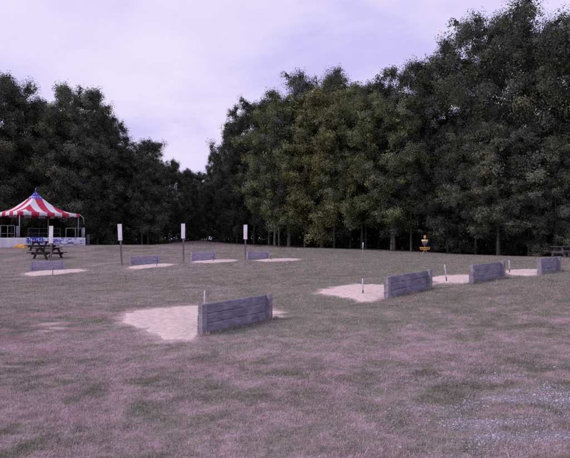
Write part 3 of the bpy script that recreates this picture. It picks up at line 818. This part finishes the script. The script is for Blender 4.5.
    q0 = C - tdir * L * .5; q1 = C + bdir * Wd * .5 + nrm * L * .08; q2 = C + tdir * L * .5 - nrm * L * .10; q3 = C - bdir * Wd * .5 + nrm * L * .08
    LV = np.stack([q0, q1, q2, q3], 1).reshape(-1, 3); LF = np.arange(n * 4).reshape(n, 4)
    base = np.array(hue)
    cvar = np.clip(rn.normal(1, .26, len(P)), .5, 1.7)[ci] * np.clip(rn.normal(1, .13, n), .6, 1.5)
    warm = (rn.random(len(P)) ** 3)[ci]
    col = base[None] * cvar[:, None] * (1 + warm[:, None] * np.array([.35, .18, -.1]))
    return np_mesh('trunk', np.array(V), np.array(Fc), True), np_mesh('crown', LV, LF, False, np.repeat(col, 4, 0))

oak = lambda u: (math.sin(math.pi * min(.98, max(.03, u)) ** .62)) ** .55
tall = lambda u: (1 - u) ** .38 * min(1, .45 + u * 2.2)
cone = lambda u: (1 - u) ** .58 * min(1, .55 + u * 3)
PROTO = {}
def proto(key, *a, bark='bark', **k):
    t, c = make_tree(*a, **k); t.materials.append(M[bark]); c.materials.append(M['leaf']); PROTO[key] = (t, c, a[1])
proto('oak_a', 1, 20, 5.2, .10, oak, leaf=.165, nlimb=34, leaves=125000)
proto('oak_b', 2, 20, 4.6, .17, oak, leaf=.165, nlimb=36, leaves=125000)
proto('oak_c', 3, 20, 5.6, .14, oak, leaf=.165, nlimb=30, leaves=74000, gap=.22)
proto('tall_a', 4, 20, 4.4, .09, tall, leaf=.165, nlimb=38, leaves=112000)
proto('tall_b', 5, 20, 3.8, .12, tall, leaf=.165, nlimb=36, leaves=95000, gap=.06, bark='bark_pale')
proto('cone_a', 6, 20, 4.6, .04, cone, leaf=.165, nlimb=38, leaves=110000, droop=.2)
proto('open_a', 7, 20, 4.8, .22, oak, leaf=.165, nlimb=28, leaves=74000, gap=.24, lean=.02, bark='bark_pale')
proto('slim', 9, 20, 3.0, .34, tall, leaf=.165, nlimb=26, leaves=60000, gap=.05, trunk_r=.15)

def tree(key, x, y, H, rz, wide, tint, label, group, name='tree'):
    t, c, h0 = PROTO[key]; z = g1(x, y)
    e = empty(name, (x, y, z), rz); s = H / h0; e.scale = (s * wide, s * wide, s)
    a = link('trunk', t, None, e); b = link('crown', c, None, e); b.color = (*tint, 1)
    tag(e, label, 'tree' if name == 'tree' else 'shrub', group)
    return e
def tree_px(key, px, ytop, d, wide, tint, label, group, rz=None):
    x = lat(px, d); H = EYE - (ytop - HY) * d / 480 - g1(x, d)
    return tree(key, x, d, H, random.random() * 6.28 if rz is None else rz, wide, tint, label, group)
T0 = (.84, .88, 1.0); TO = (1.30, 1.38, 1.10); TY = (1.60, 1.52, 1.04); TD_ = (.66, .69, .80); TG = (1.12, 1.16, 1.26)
LW = 'trees of the left wood edge'; RW = 'trees of the right wood edge'
FRONT = [
 ('oak_c', -22, 70, 53, 1.0, T0, 'dark tree at the left picture edge, cut off by the frame', LW),
 ('oak_a', 12, 80, 56, .8, T0, 'dark round crowned tree with sky holes right above the striped tent', LW),
 ('tall_a', 44, 96, 58, .9, TD_, 'narrow dark tree between two taller ones behind the tent', LW),
 ('oak_b', 76, 80, 55, .85, TG, 'tallest left tree with feathery grey green top behind the tent', LW),
 ('tall_a', 98, 106, 57, .65, T0, 'dark tree leaning out at the right shoulder of the tallest left tree', LW),
 ('cone_a', 122, 142, 58, 1.0, TD_, 'lower dark tree directly above the tilted white sign', LW),
 ('tall_a', 148, 138, 59, 1.0, TG, 'pointed grey green tree between the two white signs on the left', LW),
 ('oak_b', 168, 158, 64, .9, T0, 'small round tree sloping down to the gap in the woods', LW),
 ('cone_a', 187, 166, 80, 1.0, TD_, 'distant dark tree left in the gap between the woods', LW),
 ('tall_a', 200, 170, 92, 1.2, TD_, 'most distant tree in the middle of the gap', LW),
 ('oak_a', 217, 150, 70, .55, TD_, 'first tree right of the gap, low and dark', RW),
 ('cone_a', 232, 118, 64, .7, TD_, 'dark tree with sloping left side right of the gap', RW),
 ('oak_a', 254, 97, 60, .75, TD_, 'dark tall tree behind the rightmost white sign', RW),
 ('open_a', 275, 98, 55, .9, TO, 'open tree with bare leaning stems above the brush mound', RW),
 ('tall_b', 289, 90, 53, 1.0, TO, 'olive grey tree with the thick pale trunk left of centre', RW),
 ('oak_c', 318, 68, 57, .85, T0, 'tall dark crown standing behind the yellowing tree', RW),
 ('tall_a', 322, 86, 51.5, 1.05, TY, 'yellowing olive tree, palest crown in the wood', RW),
 ('tall_b', 346, 71, 56, 1.0, TO, 'feathery topped tree just right of the yellowing tree', RW),
 ('oak_b', 362, 90, 50, .85, TO, 'olive green tree with low drooping branches behind the marker rod', RW),
 ('tall_b', 379, 70, 54, .9, T0, 'narrow tree with one pointed top above the olive trees', RW),
 ('oak_b', 394, 92, 47.5, .95, TO, 'olive tree with pale straight trunk left of the disc golf basket', RW),
 ('oak_a', 424, 62, 49, .8, TD_, 'dark tree rising behind the disc golf basket', RW),
 ('oak_c', 448, 56, 47, .74, T0, 'dark tree on the rising skyline right of the disc golf basket', RW),
 ('oak_c', 472, 38, 46, .74, T0, 'big dark tree left of the highest tree', RW),
 ('oak_c', 501, 3, 44, .80, T0, 'highest tree of all with ragged top', RW),
 ('oak_b', 498, 120, 40.5, 1.15, TG, 'lower grey green tree spreading in front of the highest tree', RW),
 ('oak_c', 532, 15, 44, .80, T0, 'tall tree right of the highest tree', RW),
 ('open_a', 554, 18, 42, .8, T0, 'tall open crown with sky holes near the right edge', RW),
 ('cone_a', 556, 130, 39.5, 1.0, TG, 'lower bushy tree behind the rightmost backboard', RW),
 ('slim', 279, 104, 52, .9, T0, 'slim tree with a thin leaning stem left of the pale trunk', RW),
 ('slim', 305, 96, 52, .9, TO, 'slim straight tree right of the thick pale trunk', RW),
 ('slim', 334, 100, 50, .9, TO, 'slim tree with bare lower stem between the yellowing tree and the marker rod', RW),
 ('slim', 411, 96, 46.5, .9, T0, 'slim dark tree just left of the disc golf basket', RW),
 ('slim', 142, 150, 57, .9, T0, 'slim dark tree above the gap between the tilted sign and its right neighbour', LW),
 ('oak_c', 586, 10, 42, .95, T0, 'tall dark tree cut off by the right picture edge', RW),
]
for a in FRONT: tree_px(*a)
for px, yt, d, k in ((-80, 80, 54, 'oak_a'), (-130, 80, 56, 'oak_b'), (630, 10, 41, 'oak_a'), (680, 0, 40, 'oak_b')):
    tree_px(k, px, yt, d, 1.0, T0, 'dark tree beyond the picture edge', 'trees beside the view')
# rows deeper in the woods
sky_px = np.array([(-120, 110), (0, 118), (40, 112), (75, 92), (105, 112), (118, 146), (150, 150), (175, 172), (200, 180), (215, 172), (235, 138), (265, 108), (300, 95), (330, 82), (380, 85), (410, 95), (440, 115), (470, 115), (500, 105), (540, 110), (570, 100), (720, 90)])
n_in = 0
for row, (dd, step) in enumerate(((7, 26), (14, 26), (22, 28))):
    px = -70 + row * 9
    while px < 660:
        p = px + random.uniform(-7, 7)
        d = float(np.interp(lat(p, 52), WOOD_LINE[:, 0], WOOD_LINE[:, 1])) if not 176 < p < 212 else 92
        d = d + dd + random.uniform(-2, 2)
        yt = float(np.interp(p, sky_px[:, 0], sky_px[:, 1])) + random.uniform(2, 26)
        key = (('slim', 'oak_a', 'slim', 'tall_b', 'slim') if row == 0 else ('oak_a', 'tall_a', 'cone_a', 'oak_c', 'tall_b'))[n_in % 5]
        if key == 'slim' and p > 425: key = 'cone_a'
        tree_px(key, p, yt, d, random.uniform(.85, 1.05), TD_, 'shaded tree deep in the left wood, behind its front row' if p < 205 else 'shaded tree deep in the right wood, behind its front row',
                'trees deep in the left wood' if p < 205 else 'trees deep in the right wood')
        n_in += 1; px += step

# undergrowth: one leafy mass far inside the woods
def undergrowth():
    pts = []
    for p in np.arange(-130, 700, 2.2):
        base = float(np.interp(lat(p, 52), WOOD_LINE[:, 0], WOOD_LINE[:, 1])) if not 172 < p < 213 else 93
        for dd in (9, 13, 18, 24, 31, 39, 47):
            d = base + dd + RNG.uniform(-2.5, 2.5); pts.append((lat(p, d), d, RNG.uniform(1.5, 4.5) + dd * .12))
    pts = np.array(pts); n = len(pts); k = 110
    bx = np.repeat(pts[:, 0], k) + RNG.normal(0, 1.3, n * k); by = np.repeat(pts[:, 1], k) + RNG.normal(0, 1.3, n * k)
    bz = gz(bx, by) + np.repeat(pts[:, 2], k) * RNG.random(n * k) ** .8
    m_ = n * k; C = np.stack([bx, by, bz], 1)
    nr = RNG.normal(0, 1, (m_, 3)); nr /= np.linalg.norm(nr, axis=1, keepdims=True)
    t = np.cross(nr, RNG.normal(0, 1, (m_, 3))); t /= np.linalg.norm(t, axis=1, keepdims=True); b = np.cross(nr, t)
    L = (.30 * RNG.uniform(.5, 1.3, m_))[:, None]
    V = np.stack([C - t * L * .5, C + b * L * .3, C + t * L * .5, C - b * L * .3], 1).reshape(-1, 3)
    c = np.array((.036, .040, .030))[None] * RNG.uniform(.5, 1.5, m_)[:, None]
    return np_mesh('undergrowth', V, np.arange(m_ * 4).reshape(m_, 4), False, np.repeat(c, 4, 0))
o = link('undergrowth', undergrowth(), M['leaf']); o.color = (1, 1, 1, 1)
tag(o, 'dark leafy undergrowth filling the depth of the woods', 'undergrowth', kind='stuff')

# ------------------------------------------------------------------ world, sun, camera
SUN_EL, SUN_AZ = R(34), R(-104)       # azimuth from +Y, clockwise seen from above
w = bpy.data.worlds.new('World'); sc.world = w; w.use_nodes = True
nt = w.node_tree; bg = nt.nodes['Background']
sky = nt.nodes.new('ShaderNodeTexSky'); sky.sky_type = 'NISHITA'; sky.sun_disc = False
sky.sun_elevation = SUN_EL; sky.sun_rotation = SUN_AZ; sky.air_density = 1.2; sky.dust_density = 2.5
tc = nt.nodes.new('ShaderNodeTexCoord'); sep = nt.nodes.new('ShaderNodeSeparateXYZ'); nt.links.new(tc.outputs['Generated'], sep.inputs[0])
mz = nt.nodes.new('ShaderNodeMath'); mz.operation = 'MAXIMUM'; mz.inputs[1].default_value = 0; nt.links.new(sep.outputs[2], mz.inputs[0])
az = nt.nodes.new('ShaderNodeMath'); az.operation = 'ADD'; az.inputs[1].default_value = .22; nt.links.new(mz.outputs[0], az.inputs[0])
dv = nt.nodes.new('ShaderNodeVectorMath'); dv.operation = 'DIVIDE'
cb = nt.nodes.new('ShaderNodeCombineXYZ')
for k in range(3): nt.links.new(az.outputs[0], cb.inputs[k])
nt.links.new(tc.outputs['Generated'], dv.inputs[0]); nt.links.new(cb.outputs[0], dv.inputs[1])
mp = nt.nodes.new('ShaderNodeMapping'); mp.inputs['Scale'].default_value = (1.0, 1.15, 0); mp.inputs['Rotation'].default_value = (0, 0, R(24)); mp.inputs['Location'].default_value = (2.3, .7, 0)
nt.links.new(dv.outputs[0], mp.inputs[0])
n1 = nt.nodes.new('ShaderNodeTexNoise'); n1.inputs['Scale'].default_value = 1.4; n1.inputs['Detail'].default_value = 9; n1.inputs['Roughness'].default_value = .57; n1.inputs['Distortion'].default_value = .35
nt.links.new(mp.outputs[0], n1.inputs['Vector'])
cr = nt.nodes.new('ShaderNodeValToRGB'); e = cr.color_ramp.elements
e[0].position = .34; e[0].color = (.60, .545, .885, 1); e[1].position = .64; e[1].color = (.81, .75, .945, 1)
xx = e.new(.49); xx.color = (.735, .670, .92, 1)
nt.links.new(n1.outputs['Fac'], cr.inputs[0])
mul = nt.nodes.new('ShaderNodeVectorMath'); mul.operation = 'SCALE'; mul.inputs['Scale'].default_value = 10.0
nt.links.new(cr.outputs[0], mul.inputs[0])
mix = nt.nodes.new('ShaderNodeMix'); mix.data_type = 'RGBA'; mix.inputs[0].default_value = .92
nt.links.new(sky.outputs[0], mix.inputs[6]); nt.links.new(mul.outputs[0], mix.inputs[7])
nt.links.new(mix.outputs[2], bg.inputs['Color']); bg.inputs['Strength'].default_value = .1

sl = bpy.data.lights.new('sun', 'SUN'); sl.energy = 1.5; sl.angle = R(11); sl.color = (1, .93, .93)
so = bpy.data.objects.new('sun', sl); COL.objects.link(so)
dirv = Vector((math.sin(SUN_AZ) * math.cos(SUN_EL), math.cos(SUN_AZ) * math.cos(SUN_EL), math.sin(SUN_EL)))
so.rotation_euler = (-dirv).to_track_quat('-Z', 'Y').to_euler(); so.location = dirv * 50

cam = bpy.data.cameras.new('camera'); co = bpy.data.objects.new('camera', cam); COL.objects.link(co)
cam.sensor_fit = 'HORIZONTAL'; cam.sensor_width = 36; cam.lens = 36 * F; cam.clip_start = .1; cam.clip_end = 2000
co.location = (0, 0, EYE); co.rotation_euler = (R(90) + math.atan((HY - 229) / 480), 0, 0)
sc.camera = co

sc.render.engine = 'CYCLES'
sc.cycles.use_denoising = False
sc.cycles.max_bounces = 5; sc.cycles.diffuse_bounces = 3; sc.cycles.transmission_bounces = 3; sc.cycles.glossy_bounces = 2
sc.view_settings.view_transform = 'Standard'; sc.view_settings.look = 'None'
sc.view_settings.exposure = .12; sc.view_settings.gamma = 1; sc.view_settings.use_curve_mapping = False
